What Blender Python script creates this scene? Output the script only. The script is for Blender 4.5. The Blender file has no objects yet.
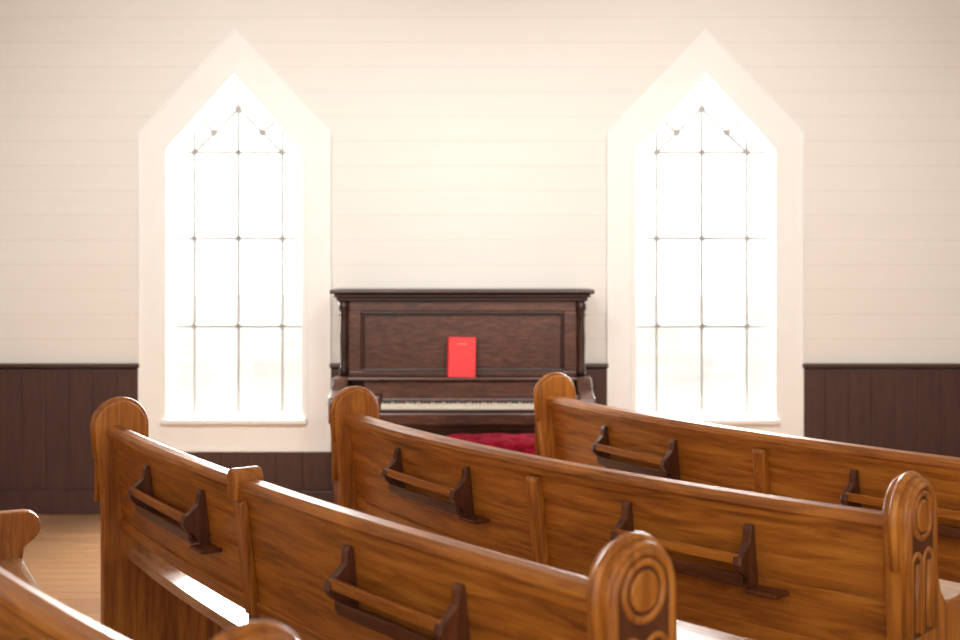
import bpy, bmesh, math, random
from mathutils import Vector, Matrix
random.seed(4)
scene = bpy.context.scene
scene.view_settings.view_transform = 'Standard'
COL = scene.collection

# ------------------------------------------------------------ materials
def new_mat(name):
    m = bpy.data.materials.new(name); m.use_nodes = True
    nt = m.node_tree
    return m, nt, nt.nodes["Principled BSDF"]

def wood(name, dark, mid, light, rough=0.3, scale=(1.2, 14, 14), grain=1.0, coat=0.0, bump=0.15, detail_scale=3.0, spec=0.5):
    m, nt, b = new_mat(name)
    N, L = nt.nodes, nt.links
    at = N.new("ShaderNodeAttribute"); at.attribute_name = "lc"
    mp = N.new("ShaderNodeMapping"); mp.inputs["Scale"].default_value = scale
    L.new(at.outputs["Vector"], mp.inputs["Vector"])
    n1 = N.new("ShaderNodeTexNoise"); n1.inputs["Scale"].default_value = detail_scale
    n1.inputs["Detail"].default_value = 8; n1.inputs["Roughness"].default_value = 0.62
    n1.inputs["Distortion"].default_value = 0.6 * grain
    L.new(mp.outputs[0], n1.inputs["Vector"])
    n2 = N.new("ShaderNodeTexNoise"); n2.inputs["Scale"].default_value = 1.3
    n2.inputs["Detail"].default_value = 2
    L.new(at.outputs["Vector"], n2.inputs["Vector"])
    mx = N.new("ShaderNodeMath"); mx.operation = 'MULTIPLY_ADD'
    mx.inputs[1].default_value = 0.75
    L.new(n1.outputs["Fac"], mx.inputs[0])
    m2 = N.new("ShaderNodeMath"); m2.operation = 'MULTIPLY'; m2.inputs[1].default_value = 0.25
    L.new(n2.outputs["Fac"], m2.inputs[0]); L.new(m2.outputs[0], mx.inputs[2])
    cr = N.new("ShaderNodeValToRGB")
    e = cr.color_ramp.elements
    e[0].position = 0.34; e[0].color = (*dark, 1)
    e[1].position = 0.66; e[1].color = (*light, 1)
    k = e.new(0.5); k.color = (*mid, 1)
    L.new(mx.outputs[0], cr.inputs["Fac"])
    L.new(cr.outputs["Color"], b.inputs["Base Color"])
    b.inputs["Roughness"].default_value = rough
    b.inputs["Specular IOR Level"].default_value = spec
    b.inputs["Coat Weight"].default_value = coat
    b.inputs["Coat Roughness"].default_value = 0.2
    bp = N.new("ShaderNodeBump"); bp.inputs["Strength"].default_value = bump
    bp.inputs["Distance"].default_value = 0.004
    L.new(n1.outputs["Fac"], bp.inputs["Height"]); L.new(bp.outputs[0], b.inputs["Normal"])
    return m

M_PEW   = wood("pew_honey_oak", (0.18,0.050,0.007), (0.40,0.130,0.015), (0.59,0.23,0.032), rough=0.40, coat=0.15, spec=0.4)
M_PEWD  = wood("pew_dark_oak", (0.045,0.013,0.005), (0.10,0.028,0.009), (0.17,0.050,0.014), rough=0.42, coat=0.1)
M_SEAT  = wood("pew_seat_oak", (0.34,0.17,0.07), (0.5,0.26,0.11), (0.62,0.35,0.16), rough=0.2, coat=0.8)
M_PIANO = wood("piano_walnut", (0.022,0.007,0.004), (0.072,0.023,0.012), (0.165,0.058,0.029), rough=0.38, coat=0.15, scale=(2.5,20,20), grain=3.0)
M_PIANOD= wood("piano_dark", (0.013,0.005,0.003), (0.034,0.011,0.007), (0.065,0.021,0.012), rough=0.38)
M_WAINS = wood("wainscot_brown", (0.050,0.019,0.013), (0.068,0.027,0.019), (0.088,0.036,0.025), rough=0.5, scale=(14,14,1.2), bump=0.05)

def simple(name, col, rough=0.5, metal=0.0, noise=0.0, nscale=8, sheen=0.0):
    m, nt, b = new_mat(name)
    N, L = nt.nodes, nt.links
    b.inputs["Roughness"].default_value = rough
    b.inputs["Metallic"].default_value = metal
    b.inputs["Sheen Weight"].default_value = sheen
    tc = N.new("ShaderNodeTexCoord"); n = N.new("ShaderNodeTexNoise")
    n.inputs["Scale"].default_value = nscale; n.inputs["Detail"].default_value = 4
    L.new(tc.outputs["Object"], n.inputs["Vector"])
    cr = N.new("ShaderNodeValToRGB")
    cr.color_ramp.elements[0].position = 0.3; cr.color_ramp.elements[1].position = 0.7
    cr.color_ramp.elements[0].color = (*[c*(1-noise) for c in col], 1)
    cr.color_ramp.elements[1].color = (*[min(1, c*(1+noise)) for c in col], 1)
    L.new(n.outputs["Fac"], cr.inputs["Fac"]); L.new(cr.outputs["Color"], b.inputs["Base Color"])
    return m
M_TRIM  = simple("white_painted_trim", (0.94,0.935,0.905), 0.45, noise=0.012)
M_CEIL  = simple("ceiling_paint", (0.78,0.76,0.72), 0.7, noise=0.02)
M_LEAD  = simple("lead_came", (0.24,0.225,0.21), 0.5, noise=0.1)
M_RED   = simple("red_cloth_cover", (0.78,0.022,0.026), 0.5, noise=0.05, nscale=40)
M_GOLD  = simple("gold_foil", (0.80,0.35,0.10), 0.5, 0.4)
M_PAGE  = simple("book_pages", (0.85,0.78,0.65), 0.8, noise=0.05, nscale=60)
M_VELV  = simple("red_velvet", (0.22,0.004,0.018), 0.95, noise=0.5, nscale=30)
M_VELV.node_tree.nodes["Principled BSDF"].inputs["Specular IOR Level"].default_value=0.12
M_IVORY = simple("ivory_keys", (0.85,0.79,0.66), 0.3, noise=0.05)
M_EBONY = simple("ebony_keys", (0.015,0.013,0.012), 0.3, noise=0.1)
M_BRASS = simple("brass", (0.6,0.4,0.15), 0.35, 1.0)
M_GRASS = simple("pale_dry_grass", (0.54,0.54,0.51), 0.9, noise=0.15, nscale=0.3)

def shiplap():
    m, nt, b = new_mat("cream_shiplap"); N, L = nt.nodes, nt.links
    tc = N.new("ShaderNodeTexCoord"); sp = N.new("ShaderNodeSeparateXYZ")
    L.new(tc.outputs["Object"], sp.inputs[0])
    d = N.new("ShaderNodeMath"); d.operation='DIVIDE'; d.inputs[1].default_value = 0.15
    L.new(sp.outputs["Z"], d.inputs[0])
    f = N.new("ShaderNodeMath"); f.operation='FRACT'; L.new(d.outputs[0], f.inputs[0])
    p = N.new("ShaderNodeMath"); p.operation='PINGPONG'; p.inputs[1].default_value = 0.5
    L.new(f.outputs[0], p.inputs[0])
    mr = N.new("ShaderNodeMapRange"); mr.inputs["From Max"].default_value = 0.03
    L.new(p.outputs[0], mr.inputs["Value"])
    bp = N.new("ShaderNodeBump"); bp.inputs["Strength"].default_value=0.2; bp.inputs["Distance"].default_value=0.004
    L.new(mr.outputs[0], bp.inputs["Height"]); L.new(bp.outputs[0], b.inputs["Normal"])
    mp = N.new("ShaderNodeMapping"); mp.inputs["Scale"].default_value=(0.6,1,6)
    L.new(tc.outputs["Object"], mp.inputs[0])
    n = N.new("ShaderNodeTexNoise"); n.inputs["Scale"].default_value=2; n.inputs["Detail"].default_value=5
    L.new(mp.outputs[0], n.inputs["Vector"])
    cr = N.new("ShaderNodeValToRGB"); cr.color_ramp.elements[0].color=(0.845,0.815,0.76,1); cr.color_ramp.elements[1].color=(0.885,0.86,0.81,1)
    L.new(n.outputs["Fac"], cr.inputs["Fac"])
    mx = N.new("ShaderNodeMix"); mx.data_type='RGBA'
    mx.inputs[6].default_value=(0.78,0.74,0.68,1)
    L.new(mr.outputs[0], mx.inputs[0]); L.new(cr.outputs["Color"], mx.inputs[7])
    L.new(mx.outputs[2], b.inputs["Base Color"]); b.inputs["Roughness"].default_value=0.5
    return m
M_WALL = shiplap()

def floor_mat():
    m, nt, b = new_mat("floor_boards"); N, L = nt.nodes, nt.links
    tc = N.new("ShaderNodeTexCoord")
    br = N.new("ShaderNodeTexBrick")
    br.inputs["Scale"].default_value = 1.0
    br.inputs["Brick Width"].default_value = 2.4; br.inputs["Row Height"].default_value = 0.11
    br.inputs["Mortar Size"].default_value = 0.002
    br.inputs["Color1"].default_value=(0.52,0.28,0.135,1); br.inputs["Color2"].default_value=(0.60,0.34,0.17,1)
    br.inputs["Mortar"].default_value=(0.3,0.16,0.08,1)
    L.new(tc.outputs["Object"], br.inputs["Vector"])
    mp = N.new("ShaderNodeMapping"); mp.inputs["Scale"].default_value=(1,14,1)
    L.new(tc.outputs["Object"], mp.inputs[0])
    n = N.new("ShaderNodeTexNoise"); n.inputs["Scale"].default_value=3; n.inputs["Detail"].default_value=6
    L.new(mp.outputs[0], n.inputs["Vector"])
    mx = N.new("ShaderNodeMix"); mx.data_type='RGBA'; mx.blend_type='MULTIPLY'; mx.inputs[0].default_value=0.2
    L.new(br.outputs["Color"], mx.inputs[6]); L.new(n.outputs["Color"], mx.inputs[7])
    L.new(mx.outputs[2], b.inputs["Base Color"]); b.inputs["Roughness"].default_value=0.25
    b.inputs["Coat Weight"].default_value=1.0; b.inputs["Coat Roughness"].default_value=0.2
    return m
M_FLOOR = floor_mat()

def glass_mat():
    m, nt, b = new_mat("window_glass"); N, L = nt.nodes, nt.links
    tr = N.new("ShaderNodeBsdfTransparent"); gl = N.new("ShaderNodeBsdfGlossy"); gl.inputs["Roughness"].default_value=0.05
    mx = N.new("ShaderNodeMixShader"); mx.inputs[0].default_value=0.05
    L.new(tr.outputs[0], mx.inputs[1]); L.new(gl.outputs[0], mx.inputs[2])
    L.new(mx.outputs[0], N["Material Output"].inputs["Surface"])
    return m
M_GLASS = glass_mat()

# ------------------------------------------------------------ mesh helpers
def empty(name, loc=(0,0,0)):
    o = bpy.data.objects.new(name, None); o.location = loc; o.empty_display_size = 0.1
    COL.objects.link(o); return o

def mesh(name, V, F, mat, parent=None, bevel=0.0, smooth=False, warp=None, swap=None, loc=(0,0,0), seg=2):
    me = bpy.data.meshes.new(name)
    W = [warp(v) for v in V] if warp else V
    me.from_pydata([tuple(w) for w in W], [], F)
    bm = bmesh.new(); bm.from_mesh(me); bmesh.ops.recalc_face_normals(bm, faces=bm.faces); bm.to_mesh(me); bm.free()
    a = me.attributes.new("lc", 'FLOAT_VECTOR', 'POINT')
    off = random.uniform(0, 7)
    for i, v in enumerate(V):
        c = (v[0], v[1], v[2])
        if swap == 'z': c = (v[2], v[1], v[0])
        if swap == 'y': c = (v[1], v[0], v[2])
        a.data[i].vector = (c[0]+off, c[1]+off*.37, c[2])
    me.materials.append(mat)
    if smooth:
        for p in me.polygons: p.use_smooth = True
    o = bpy.data.objects.new(name, me); COL.objects.link(o)
    o.location = loc
    if parent: o.parent = parent
    if bevel:
        md = o.modifiers.new("bevel", 'BEVEL'); md.width = bevel; md.segments = seg
        md.limit_method='ANGLE'; md.angle_limit = math.radians(40)
    return o

def prism(pts, s0, s1, n=1, axis='x'):
    V=[];F=[];k=len(pts)
    for i in range(n+1):
        s = s0+(s1-s0)*i/n
        for a,b in pts:
            V.append({'x':(s,a,b),'y':(a,s,b),'z':(a,b,s)}[axis])
    for i in range(n):
        for j in range(k):
            F.append((i*k+j, i*k+(j+1)%k, (i+1)*k+(j+1)%k, (i+1)*k+j))
    F.append(tuple(range(k))[::-1]); F.append(tuple(n*k+j for j in range(k)))
    return V,F

def box(x0,x1,y0,y1,z0,z1,n=1):
    return prism([(y0,z0),(y1,z0),(y1,z1),(y0,z1)], x0,x1,n)

def merge(*vfs):
    V=[];F=[]
    for v,f in vfs:
        o=len(V); V+=list(v); F+=[tuple(i+o for i in t) for t in f]
    return V,F

def lathe(prof, n=20, c=(0,0)):
    V=[];F=[]
    for r,z in prof:
        for i in range(n):
            t=2*math.pi*i/n; V.append((c[0]+r*math.cos(t), c[1]+r*math.sin(t), z))
    for j in range(len(prof)-1):
        for i in range(n):
            F.append((j*n+i, j*n+(i+1)%n, (j+1)*n+(i+1)%n, (j+1)*n+i))
    F.append(tuple(range(n))[::-1]); F.append(tuple((len(prof)-1)*n+i for i in range(n)))
    return V,F

def tube(path, r, n=8, closed=False):
    V=[];F=[];P=[Vector(p) for p in path];m=len(P)
    for i,p in enumerate(P):
        a = P[(i-1)%m] if (closed or i>0) else P[i]
        b = P[(i+1)%m] if (closed or i<m-1) else P[i]
        t=(b-a).normalized()
        up = Vector((1,0,0)) if abs(t.x)<0.9 else Vector((0,1,0))
        u=t.cross(up).normalized(); w=t.cross(u)
        for k in range(n):
            an=2*math.pi*k/n; V.append(tuple(p+u*r*math.cos(an)+w*r*math.sin(an)))
    rng = m if closed else m-1
    for i in range(rng):
        j=(i+1)%m
        for k in range(n):
            F.append((i*n+k,i*n+(k+1)%n,j*n+(k+1)%n,j*n+k))
    if not closed:
        F.append(tuple(range(n))); F.append(tuple((m-1)*n+k for k in range(n)))
    return V,F

# ------------------------------------------------------------ room
WY = 7.27
XL, XR = -3.9, 3.9
CEIL = 3.7
WINS = [(-1.89,-1.073), (0.94,1.78)]
Z_SILL, Z_SH, Z_APEX = 0.573, 2.20, 2.655

def win_outline(x0,x1,g=0.0, gb=None, ga=None):
    gb = g if gb is None else gb; ga = g*1.55 if ga is None else ga
    xc=(x0+x1)/2
    return [(x0-g,Z_SILL-gb),(x1+g,Z_SILL-gb),(x1+g,Z_SH+g*0.6),(xc,Z_APEX+ga),(x0-g,Z_SH+g*0.6)]

def holed(name, outer, holes, y0, y1, mat, parent=None):
    bm=bmesh.new(); edges=[]
    for loop in [outer]+holes:
        vs=[bm.verts.new((x,y0,z)) for x,z in loop]
        for i in range(len(vs)): edges.append(bm.edges.new((vs[i],vs[(i+1)%len(vs)])))
    bmesh.ops.triangle_fill(bm, use_beauty=True, use_dissolve=True, edges=edges)
    r=bmesh.ops.extrude_face_region(bm, geom=list(bm.faces))
    bmesh.ops.translate(bm, vec=(0,y1-y0,0), verts=[g for g in r['geom'] if isinstance(g,bmesh.types.BMVert)])
    bmesh.ops.recalc_face_normals(bm, faces=bm.faces)
    me=bpy.data.meshes.new(name); bm.to_mesh(me); bm.free(); me.materials.append(mat)
    o=bpy.data.objects.new(name,me); COL.objects.link(o)
    if parent: o.parent=parent
    return o

holed("wall_north", [(XL,0),(XR,0),(XR,CEIL),(XL,CEIL)], [win_outline(a,b) for a,b in WINS], WY, WY+0.16, M_WALL)
V,F=box(XL-0.15,XL,-2.5,WY+0.16,0,CEIL); mesh("wall_west",V,F,M_WALL)
V,F=box(XR,XR+0.15,-2.5,WY+0.16,0,CEIL); mesh("wall_east",V,F,M_WALL)
V,F=box(XL-0.15,XR+0.15,-2.5,WY+0.16,-0.1,0); mesh("floor",V,F,M_FLOOR)
V,F=box(XL-0.15,XR+0.15,-2.5,WY+0.16,CEIL,CEIL+0.1); mesh("ceiling",V,F,M_CEIL)
V,F=box(-40,40,WY+0.5,80,-0.6,-0.5); mesh("exterior_ground",V,F,M_GRASS)

CG=0.165; CB=0.20
def wains(name, x0, x1, y_in=WY, zt=0.90):
    n=max(1,round((x1-x0)/0.14)); w=(x1-x0)/n; parts=[]
    for i in range(n):
        parts.append(box(x0+i*w+0.001,x0+(i+1)*w-0.001,y_in-0.022,y_in,0,zt-0.03))
    parts.append(box(x0,x1,y_in-0.018,y_in,0,zt-0.03))
    return mesh(name,*merge(*parts),M_WAINS,bevel=0.0015)
spans=[(XL,WINS[0][0]-CG),(WINS[0][1]+CG,WINS[1][0]-CG),(WINS[1][1]+CG,XR)]
for i,(a,b) in enumerate(spans):
    wains("trim_wainscot_%d"%(i+1),a,b)
    V,F=prism([(WY-0.045,0.885),(WY,0.87),(WY,0.905),(WY-0.04,0.905)],a,b); mesh("trim_cap_rail_%d"%(i+1),V,F,M_WAINS,bevel=0.004)
for i,(a,b) in enumerate(WINS):
    n=7;w=(b-a+2*CG)/n;parts=[]
    for j in range(n): parts.append(box(a-CG+j*w+0.001,a-CG+(j+1)*w-0.001,WY-0.022,WY,0,Z_SILL-CB-0.002))
    mesh("trim_wainscot_sill_%d"%(i+1),*merge(*parts),M_WAINS,bevel=0.0015)
V,F=box(XL,XR,WY-0.05,WY-0.024,0,0.14); mesh("baseboard_north",V,F,M_WAINS,bevel=0.006)
for nm,xa,xb in (("west",XL,XL+0.022),("east",XR-0.022,XR)):
    parts=[box(xa,xb,-2.5+i*0.1+0.003,-2.5+(i+1)*0.1-0.003,0,0.88) for i in range(97)]
    mesh("trim_wainscot_"+nm,*merge(*parts),M_WAINS)

for wi,(a,b) in enumerate(WINS):
    W=empty("window_%d"%(wi+1),((a+b)/2,WY,Z_SILL))
    inv=Matrix.Translation(-Vector(((a+b)/2,WY,Z_SILL)))
    def P(o):
        o.parent=W; o.matrix_parent_inverse=inv; return o
    P(holed("casing",win_outline(a,b,CG,CB,0.26),[win_outline(a,b,0.0)],WY-0.022,WY,M_TRIM))
    P(holed("casing_bead",win_outline(a,b,CG+0.008,CB,0.272),[win_outline(a,b,CG-0.003,CB-0.02,0.256)],WY-0.030,WY-0.021,M_TRIM))
    P(holed("inner_bead",win_outline(a,b,0.03,0.03,0.045),[win_outline(a,b,0.0)],WY-0.034,WY-0.021,M_TRIM))
    P(holed("sash",win_outline(a,b,0.0),[win_outline(a,b,-0.012,-0.02,-0.02)],WY+0.09,WY+0.13,M_TRIM))
    o=mesh("sill",*box(a-0.03,b+0.03,WY-0.06,WY-0.022,Z_SILL-0.03,Z_SILL),M_TRIM,bevel=0.006); P(o)
    xc=(a+b)/2; hw=(b-a)/2
    o=mesh("glass",*prism(win_outline(a,b,-0.012,-0.018,-0.02),WY+0.108,WY+0.111,1,'y'),M_GLASS); P(o)
    yl=WY+0.10
    def zedge(x): return Z_SH+(Z_APEX-Z_SH)*(1-abs(x-xc)/hw)
    parts=[]
    r=0.009
    gx=hw*0.66
    for x in (xc-gx,xc,xc+gx): parts.append(tube([(x,yl,Z_SILL),(x,yl,zedge(x)-0.02)],r))
    rows=[2.19,1.663,1.125]
    for z in rows: parts.append(tube([(a,yl,z),(b,yl,z)],r))
    za=2.46
    for s in (-1,1):
        parts.append(tube([(xc,yl,za),(xc+s*gx,yl,2.19)],r))
        mx,mz=xc+s*gx*0.55,(za+(2.19-za)*0.55)
        parts.append(tube([(mx,yl,mz),(mx+s*0.09,yl,mz+0.085)],r))
    P(mesh("lead_cames",*merge(*parts),M_LEAD))
    dots=[]
    pts=[(x,z) for x in (xc-gx,xc,xc+gx) for z in rows]+[(xc,za)]+[(xc+s*gx*0.55,za+(2.19-za)*0.55) for s in (-1,1)]
    for x,z in pts:
        pv=[(x+0.028*math.cos(t*math.pi/4)*(1 if t%2==0 else .65), z+0.028*math.sin(t*math.pi/4)*(1 if t%2==0 else .65)) for t in range(8)]
        dots.append(prism(pv,yl-0.012,yl+0.006,1,'y'))
    P(mesh("lead_rosettes",*merge(*dots),M_LEAD))

# ------------------------------------------------------------ pews
def make_curve(P0,M,P2,n=200):
    P0,M,P2=Vector(P0),Vector(M),Vector(P2)
    C=(M-0.25*P0-0.25*P2)*2
    pts=[]
    for i in range(n+1):
        t=i/n; pts.append((1-t)**2*P0+2*t*(1-t)*C+t*t*P2)
    S=[0]
    for i in range(n): S.append(S[-1]+(pts[i+1]-pts[i]).length)
    L=S[-1]
    def at(s):
        if s<=0:
            T=(pts[1]-pts[0]).normalized(); return pts[0]+T*s,T
        if s>=L:
            T=(pts[-1]-pts[-2]).normalized(); return pts[-1]+T*(s-L),T
        lo=min(n-1,int(s/L*n))
        while S[lo]>s: lo-=1
        while S[lo+1]<s: lo+=1
        k=(s-S[lo])/(S[lo+1]-S[lo]); p=pts[lo].lerp(pts[lo+1],k)
        T=(pts[min(n,lo+2)]-pts[max(0,lo-1)]).normalized()
        return p,T
    def warp(v):
        p,T=at(v[0]); N=Vector((-T.y,T.x))
        q=p+N*v[1]
        return (q.x,q.y,v[2])
    return L,warp

def lean(V,ref=0.90,k=0.12):
    return [(x,y+(ref-z)*k,z) for x,y,z in V]

HR=0.093; HY=0.035; HZ=0.912; TH=0.058
def end_outline():
    pts=[]
    r=HR; cy,cz=HY,HZ
    for i in range(21):
        t=math.pi*i/20
        pts.append((cy+r*math.cos(t), cz+r*math.sin(t)))
    pts+=[(cy-r+0.010,0.80),(cy-r+0.03,0.60),(cy-r+0.03,0.12),(cy-r-0.005,0.06),(cy-r-0.005,0.0),(0.50,0.0),(0.50,0.06),(0.465,0.12),(0.455,0.40),(0.47,0.52)]
    for i in range(9):
        t=-math.pi/3+ (math.pi*5/6)*i/8
        pts.append((0.47+0.055*math.cos(t),0.59+0.055*math.sin(t)))
    pts+=[(0.38,0.645),(0.28,0.655),(0.20,0.68),(0.158,0.72),(0.138,0.77),(0.130,0.84)]
    return pts

def pew(P0,M,P2,racks,divider,cap=False,name="church_pew"):
    L,w=make_curve(P0,M,P2)
    root_p=w((L/2,0.2,0)); root=empty(name,root_p)
    inv=Matrix.Translation(-Vector(root_p))
    def add(nm,VF,mat,**k):
        o=mesh(nm,VF[0],VF[1],mat,warp=w,**k); o.parent=root; o.matrix_parent_inverse=inv; return o
    NS=40
    def plank(z0,z1,y0=0.0,y1=0.024):
        V,F=box(0,L,y0,y1,z0,z1,NS); return lean(V),F
    add("back_plank_upper",plank(0.706,0.885),M_PEW,bevel=0.002)
    add("back_plank_lower",plank(0.575,0.7055),M_PEW,bevel=0.002)
    add("back_bottom_rail",plank(0.535,0.578,-0.008,0.034),M_PEW,bevel=0.004)
    prof=[(-0.012,0.868),(-0.014,0.884),(-0.02,0.893),(-0.018,0.905),(-0.006,0.916),(0.016,0.920),(0.036,0.914),(0.044,0.902),(0.040,0.885),(0.03,0.868)]
    add("top_rail",prism(prof,0,L,NS),M_PEW)
    sp=[(0.055,0.432),(0.44,0.452),(0.462,0.462),(0.468,0.474),(0.458,0.486),(0.44,0.488),(0.25,0.468),(0.055,0.466)]
    add("seat",prism(sp,0,L,NS),M_SEAT)
    add("seat_apron",box(0,L,0.40,0.42,0.36,0.446,NS),M_PEWD,bevel=0.003)
    ol=end_outline()
    cy=HY
    for nm,a,b,out in (("end_panel_left",-TH,0.0,-1),("end_panel_right",L,L+TH,1)):
        add(nm,prism(ol,a,b),M_PEW,bevel=0.007,swap='z',seg=3)
        so = a if out<0 else b
        mid=(a+b)/2
        arc=[(mid,cy+(HR+0.002)*math.cos(t),HZ+(HR+0.002)*math.sin(t)) for t in [math.pi*i/28 for i in range(29)]]
        arc=[(mid,cy+HR+0.001,0.82)]+arc+[(mid,cy-HR+0.008,0.80)]
        add(nm+"_edge_bead",tube(arc,0.011),M_PEW,smooth=True,swap='z')
        e0=so-0.001*out
        R2=HR-0.017
        fld=[(cy+R2*math.cos(math.pi*i/24),HZ+R2*math.sin(math.pi*i/24)) for i in range(25)]+[(cy-R2,0.64),(cy+R2,0.64)]
        add(nm+"_recess_shade_sheet",prism(fld,so-0.003*out,so+0.0008*out),M_PEWD,swap='z')  # flat dark sheet: recess shade and pooled varnish put into its colour
        arc=[(e0,cy+R2*math.cos(t),HZ+R2*math.sin(t)) for t in [math.pi*i/28 for i in range(29)]]
        arc=[(e0,cy+R2,0.64)]+arc+[(e0,cy-R2,0.64)]
        add(nm+"_face_rim",tube(arc,0.009),M_PEW,smooth=True,swap='z')
        mz=HZ+0.006; n=32
        cir=lambda r:[(cy+r*math.cos(2*math.pi*i/n),mz+r*math.sin(2*math.pi*i/n)) for i in range(n)]
        add(nm+"_medallion_ring",tube([(e0,y_,z_) for y_,z_ in cir(0.052)],0.0085,8,True),M_PEW,smooth=True,swap='z')
        add(nm+"_medallion_disc",prism(cir(0.038),e0-0.004*out,so+0.007*out),M_PEW,bevel=0.006,swap='z',seg=3)
        for q in (-1,1):
            c2=cy+q*0.034; zt=0.806
            ar=[(e0,c2+0.028*math.cos(t),zt+0.028*math.sin(t)) for t in [math.pi*i/10 for i in range(11)]]
            ar=[(e0,c2+0.028,0.645)]+ar+[(e0,c2-0.028,0.645)]
            add(nm+"_arch_%d"%(q+2),tube(ar,0.0065),M_PEW,smooth=True,swap='z')
            add(nm+"_arch_flute_%d"%(q+2),tube([(e0,c2,0.655),(e0,c2,0.81)],0.010),M_PEW,smooth=True,swap='z')
    top=0.862
    V,F=prism([(-0.026,0.54),(0.0,0.54),(0.0,top),(-0.016,top),(-0.026,top-0.012)],divider-0.026,divider+0.026)
    add("divider_stile",(lean(V),F),M_PEW,bevel=0.005,swap='z')
    if cap:
        pc=[(0.032*math.cos(math.pi*i/12),0.915+0.032*math.sin(math.pi*i/12)) for i in range(13)]+[(-0.028,0.86),(0.028,0.86)]
        V=[];F=[]
        k=len(pc)
        for y in (-0.034,0.05):
            for a_,z in pc: V.append((divider+a_,y,z))
        for j in range(k): F.append((j,(j+1)%k,k+(j+1)%k,k+j))
        F.append(tuple(range(k))[::-1]);F.append(tuple(k+j for j in range(k)))
        add("divider_cap",(V,F),M_PEW,bevel=0.006,swap='z')
    add("middle_support",prism([(0.06,0.0),(0.40,0.0),(0.38,0.43),(0.09,0.43)],divider-0.018,divider+0.018),M_PEWD,bevel=0.004,swap='z')
    V,F=prism([(0.024,0.45),(0.06,0.43),(0.075,0.60),(0.045,0.64),(0.022,0.80)],divider-0.018,divider+0.018)
    add("middle_knee",(V,F),M_PEWD,bevel=0.003)
    bp=[(0.0,0.838),(-0.012,0.842),(-0.020,0.828),(-0.026,0.80),(-0.046,0.782),(-0.072,0.765),(-0.080,0.745),(-0.070,0.725),(-0.050,0.712),(-0.034,0.69),(-0.022,0.665),(0.0,0.655)]
    for ri,(ra,rb) in enumerate(racks):
        for j,s in enumerate((ra,rb)):
            V,F=prism(bp,s-0.012,s+0.012); add("rack_%d_bracket_%d"%(ri+1,j+1),(lean(V),F),M_PEWD,bevel=0.003,swap='z')
        V,F=box(ra,rb,-0.070,-0.056,0.745,0.772,12); add("rack_%d_front_slat"%(ri+1),(lean(V),F),M_PEW,bevel=0.003)
        V,F=box(ra,rb,-0.062,-0.050,0.692,0.718,12); add("rack_%d_lower_slat"%(ri+1),(lean(V),F),M_PEWD,bevel=0.003)
        V,F=box(ra,rb,-0.058,0.0,0.683,0.693,12); add("rack_%d_shelf"%(ri+1),(lean(V),F),M_PEWD,bevel=0.003)
        V,F=box(rb+0.011,rb+0.10,-0.065,0.0,0.672,0.684,3); add("rack_%d_cup_holder"%(ri+1),(lean(V),F),M_PEWD,bevel=0.003)
    return root

pew((-1.335,4.35),(-0.62,3.24),(0.228,2.165),[(0.46,0.97),(1.84,2.27)],1.27,cap=True)
pew((-0.52,4.75),(0.12,3.70),(0.96,2.80),[(0.48,0.95),(1.69,2.09)],1.31)
pew((0.315,5.37),(0.89,4.30),(1.78,3.23),[(0.48,0.93),(1.75,2.2)],1.37)
pew((-2.00,3.95),(-1.26,2.71),(-0.36,1.62),[(0.48,1.05),(1.7,2.2)],1.35)

# ------------------------------------------------------------ piano
PX0,PX1=-0.80,0.60
pf=6.86
piano=empty("upright_piano",((PX0+PX1)/2,7.0,0))
pinv=Matrix.Translation(-Vector(((PX0+PX1)/2,7.0,0)))
def pa(nm,VF,mat,**k):
    o=mesh(nm,VF[0],VF[1],mat,**k); o.parent=piano; o.matrix_parent_inverse=pinv; return o
back=WY-0.06
lidp=[(pf-0.055,1.357),(pf-0.058,1.345),(pf-0.05,1.335),(back,1.335),(back,1.360),(pf-0.05,1.360)]
pa("lid",prism(lidp,-0.855,0.650),M_PIANOD,bevel=0.004)
pa("lid_moulding",merge(box(-0.835,0.630,pf-0.035,back,1.315,1.334),box(-0.82,0.615,pf-0.02,back,1.295,1.315)),M_PIANOD,bevel=0.006)
pa("side_left",box(PX0,PX0+0.045,pf,back,0.0,1.30),M_PIANO,bevel=0.004,swap='z')
pa("side_right",box(PX1-0.045,PX1,pf,back,0.0,1.30),M_PIANO,bevel=0.004,swap='z')
pa("back_board",box(PX0+0.04,PX1-0.04,pf+0.10,back,0.0,1.295),M_PIANOD)
fx0,fx1=PX0+0.045,PX1-0.045
ZL=0.863
pa("upper_frame",merge(box(fx0,fx1,pf+0.01,pf+0.05,1.235,1.296),box(fx0,fx1,pf+0.01,pf+0.05,ZL,0.892),
   box(fx0,fx0+0.075,pf+0.01,pf+0.05,0.892,1.235),box(fx1-0.075,fx1,pf+0.01,pf+0.05,0.892,1.235)),M_PIANO,bevel=0.005)
ix0,ix1=fx0+0.075,fx1-0.075
pa("upper_panel",box(ix0,ix1,pf+0.028,pf+0.05,0.892,1.235),M_PIANO)
pa("panel_moulding",merge(box(ix0,ix1,pf+0.002,pf+0.03,1.217,1.235),box(ix0,ix1,pf+0.002,pf+0.03,0.892,0.905),
   box(ix0,ix0+0.016,pf+0.002,pf+0.03,0.905,1.217),box(ix1-0.016,ix1,pf+0.002,pf+0.03,0.905,1.217)),M_PIANOD,bevel=0.006)
for nm,x in (("left",PX0+0.0225),("right",PX1-0.0225)):
    pa("pilaster_"+nm,lathe([(0.024,0.87),(0.028,0.90),(0.018,0.93),(0.022,1.0),(0.024,1.08),(0.019,1.18),(0.018,1.2),(0.028,1.215),(0.02,1.23),(0.03,1.25),(0.03,1.295)],16,(x,pf-0.012)),M_PIANOD,smooth=True,swap='z')
pa("music_ledge",box(fx0-0.01,fx1+0.01,pf-0.085,pf+0.03,ZL-0.018,ZL),M_PIANO,bevel=0.006)
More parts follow.
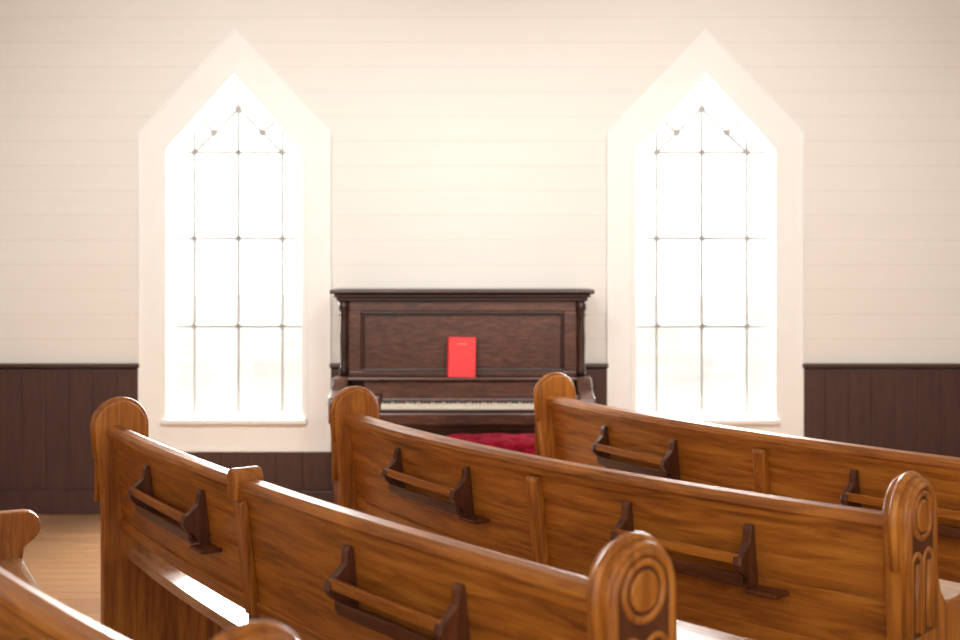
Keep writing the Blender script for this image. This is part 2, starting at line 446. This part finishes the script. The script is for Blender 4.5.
V,F=prism([(pf-0.150,0.742),(pf-0.125,0.742),(pf-0.03,ZL-0.018),(pf-0.065,ZL-0.018)],fx0+0.10,fx1-0.14); pa("fallboard",(V,F),M_PIANO,bevel=0.004)
V,F=prism([(pf-0.168,0.738),(pf-0.14,0.738),(pf-0.13,0.762),(pf-0.155,0.762)],fx0+0.11,fx1-0.15); pa("fallboard_nosing",(V,F),M_PIANO,bevel=0.006)
kf=6.58
arm=[(kf-0.02,0.63),(pf+0.02,0.63),(pf+0.02,ZL),(pf-0.10,ZL),(pf-0.13,0.835),(pf-0.16,0.80),(kf+0.03,0.785),(kf-0.015,0.775),(kf-0.03,0.745)]
pa("arm_left",prism(arm,PX0-0.03,PX0+0.055),M_PIANO,bevel=0.006)
pa("arm_right",prism(arm,PX1-0.055,PX1+0.03),M_PIANO,bevel=0.006)
kx0,kx1=-0.545,0.345
pa("key_block_left",box(PX0+0.055,kx0-0.002,kf,pf,0.69,0.78),M_PIANO,bevel=0.01)
pa("key_block_right",box(kx1+0.002,PX1-0.055,kf,pf,0.69,0.78),M_PIANO,bevel=0.01)
pa("keybed",box(PX0+0.02,PX1-0.02,kf-0.02,pf+0.02,0.625,0.69),M_PIANO,bevel=0.008)
pa("key_slip",box(kx0,kx1,kf-0.01,kf+0.008,0.688,0.708),M_PIANOD,bevel=0.003)
nk=44; kw=(kx1-kx0)/nk; wk=[]; bk=[]
for i in range(nk):
    wk.append(box(kx0+i*kw+0.0008,kx0+(i+1)*kw-0.0008,kf+0.012,pf-0.13,0.70,0.734))
    if i%7 in (0,1,3,4,5) and i<nk-1:
        bk.append(box(kx0+(i+1)*kw-0.0055,kx0+(i+1)*kw+0.0055,kf+0.065,pf-0.13,0.732,0.744))
pa("white_keys",merge(*wk),M_IVORY,bevel=0.001,seg=1); pa("black_keys",merge(*bk),M_EBONY,bevel=0.002,seg=1)
pa("lower_panel",box(PX0+0.04,PX1-0.04,pf+0.0,pf+0.03,0.12,0.63),M_PIANOD)
pa("lower_frame",merge(box(PX0+0.04,PX1-0.04,pf-0.02,pf+0.01,0.56,0.625),box(PX0+0.04,PX1-0.04,pf-0.02,pf+0.01,0.10,0.18),
   box(PX0+0.04,PX0+0.12,pf-0.02,pf+0.01,0.18,0.56),box(PX1-0.12,PX1-0.04,pf-0.02,pf+0.01,0.18,0.56)),M_PIANO,bevel=0.005)
pa("plinth",box(PX0-0.01,PX1+0.01,pf-0.05,back,0.0,0.10),M_PIANOD,bevel=0.006)
for nm,x in (("left",PX0+0.02),("right",PX1-0.02)):
    pa("leg_"+nm,lathe([(0.035,0.05),(0.04,0.08),(0.026,0.12),(0.03,0.25),(0.042,0.40),(0.03,0.50),(0.045,0.54),(0.03,0.57),(0.045,0.60),(0.045,0.63)],20,(x,kf+0.05)),M_PIANO,smooth=True,swap='z')
    pa("toe_"+nm,box(x-0.04,x+0.04,kf-0.02,pf,0.0,0.06),M_PIANO,bevel=0.01)
for i,x in enumerate((-0.16,-0.04)):
    pa("pedal_%d"%(i+1),box(x-0.02,x+0.02,pf-0.15,pf,0.035,0.048),M_BRASS,bevel=0.005)

# ------------------------------------------------------------ red hymnal leaning on piano
bk_root=empty("red_hymnal",(-0.104,pf-0.064,ZL+0.001))
bw,bh,bt=0.155,0.228,0.022
def hb(nm,VF,mat,**k):
    o=mesh(nm,VF[0],VF[1],mat,**k); o.parent=bk_root; return o
hb("front_cover",box(-bw/2,bw/2,-0.003,0,0,bh),M_RED,bevel=0.001)
hb("back_cover",box(-bw/2,bw/2,bt,bt+0.003,0,bh),M_RED,bevel=0.001)
sp=[(-bw/2,0.0-0.003),(-bw/2-0.004,0.003),(-bw/2-0.006,bt/2),(-bw/2-0.004,bt),(-bw/2,bt+0.003),(-bw/2+0.003,bt+0.003),(-bw/2+0.003,-0.003)]
hb("spine",prism(sp,0,bh,1,'z'),M_RED)
hb("page_block",box(-bw/2+0.003,bw/2-0.004,0,bt,0.004,bh-0.004),M_PAGE)
hb("gold_title",merge(*[box(-0.026+i*0.009,-0.026+i*0.009+0.005,-0.0038,-0.003,0.186,0.191) for i in range(6)]),M_GOLD)
bk_root.rotation_euler=(math.radians(-9),math.radians(1.0),0)

# ------------------------------------------------------------ piano bench
bx,by=0.075,6.20
st=empty("piano_bench",(bx,by,0))
def sb(nm,VF,mat,**k):
    o=mesh(nm,VF[0],VF[1],mat,**k); o.parent=st; return o
hw_,hd=0.31,0.19
nx,ny=60,36; V=[];F=[]
for j in range(ny+1):
    for i in range(nx+1):
        u=i/nx*2-1; v=j/ny*2-1
        z=0.535+0.085*((1-abs(u)**6)*(1-abs(v)**4))**0.5
        tuft=(math.cos(u*math.pi*3.0)*math.cos(v*math.pi*2.0))
        z-=0.020*max(0,tuft)**2*(1-abs(u)**4)*(1-abs(v)**4)
        V.append((u*hw_,v*hd,z))
for j in range(ny):
    for i in range(nx):
        a=j*(nx+1)+i; F.append((a,a+1,a+nx+2,a+nx+1))
sb("tufted_cushion",(V,F),M_VELV,smooth=True)
sb("cushion_welt",tube([(-hw_,-hd,0.538),(hw_,-hd,0.538),(hw_,hd,0.538),(-hw_,hd,0.538)],0.012,8,True),M_VELV,smooth=True)
sb("seat_board",box(-hw_,hw_,-hd,hd,0.505,0.536),M_PIANOD,bevel=0.005)
sb("apron",box(-hw_+0.02,hw_-0.02,-hd+0.02,hd-0.02,0.44,0.506),M_PIANOD,bevel=0.004)
k=0
for sx in (-1,1):
    for sy in (-1,1):
        k+=1
        sb("leg_%d"%k,lathe([(0.016,0.0),(0.022,0.03),(0.015,0.07),(0.02,0.2),(0.026,0.3),(0.016,0.36),(0.026,0.39),(0.026,0.45)],14,(sx*(hw_-0.045),sy*(hd-0.045))),M_PIANOD,smooth=True,swap='z')

# ------------------------------------------------------------ light
w=bpy.data.worlds.new("overcast_sky"); scene.world=w; w.use_nodes=True
bg=w.node_tree.nodes["Background"]; bg.inputs[0].default_value=(1.0,0.98,0.95,1); bg.inputs[1].default_value=2.05

def area(name,loc,target,size,power,col,sy=None):
    l=bpy.data.lights.new(name,'AREA'); l.energy=power; l.color=col; l.size=size
    if sy: l.shape='RECTANGLE'; l.size_y=sy
    o=bpy.data.objects.new(name,l); COL.objects.link(o); o.location=loc
    o.rotation_euler=(Vector(target)-Vector(loc)).to_track_quat('-Z','Y').to_euler()
    return o
for i,(a,b) in enumerate(WINS):
    area("window_daylight_%d"%(i+1),((a+b)/2,WY+0.9,2.0),((a+b)/2,3.0,0.3),1.4,460,(1,0.97,0.93),2.4)
for i,x in enumerate((-1.75,1.65)):  # added fill spots, no real fixtures: brighten the wall's middle, leave corners darker
    sl=bpy.data.lights.new("wall_fill_spot_%d"%(i+1),"SPOT"); sl.energy=400; sl.color=(1,0.975,0.94); sl.spot_size=math.radians(76); sl.spot_blend=1.0; sl.shadow_soft_size=0.5
    so=bpy.data.objects.new("wall_fill_spot_%d"%(i+1),sl); COL.objects.link(so); so.location=(x*0.6,3.4,3.45)
    so.rotation_euler=(Vector((x*0.8,WY,1.45))-Vector(so.location)).to_track_quat('-Z','Y').to_euler()

# ------------------------------------------------------------ camera
cd=bpy.data.cameras.new("camera"); cam=bpy.data.objects.new("camera",cd); COL.objects.link(cam)
cam.location=(0,0,1.5); cam.rotation_euler=(math.radians(90),0,0)
cd.sensor_width=36; cd.lens=45; cd.shift_y=-55/960
cd.dof.use_dof=True; cd.dof.focus_distance=3.7; cd.dof.aperture_fstop=2.6
scene.camera=cam
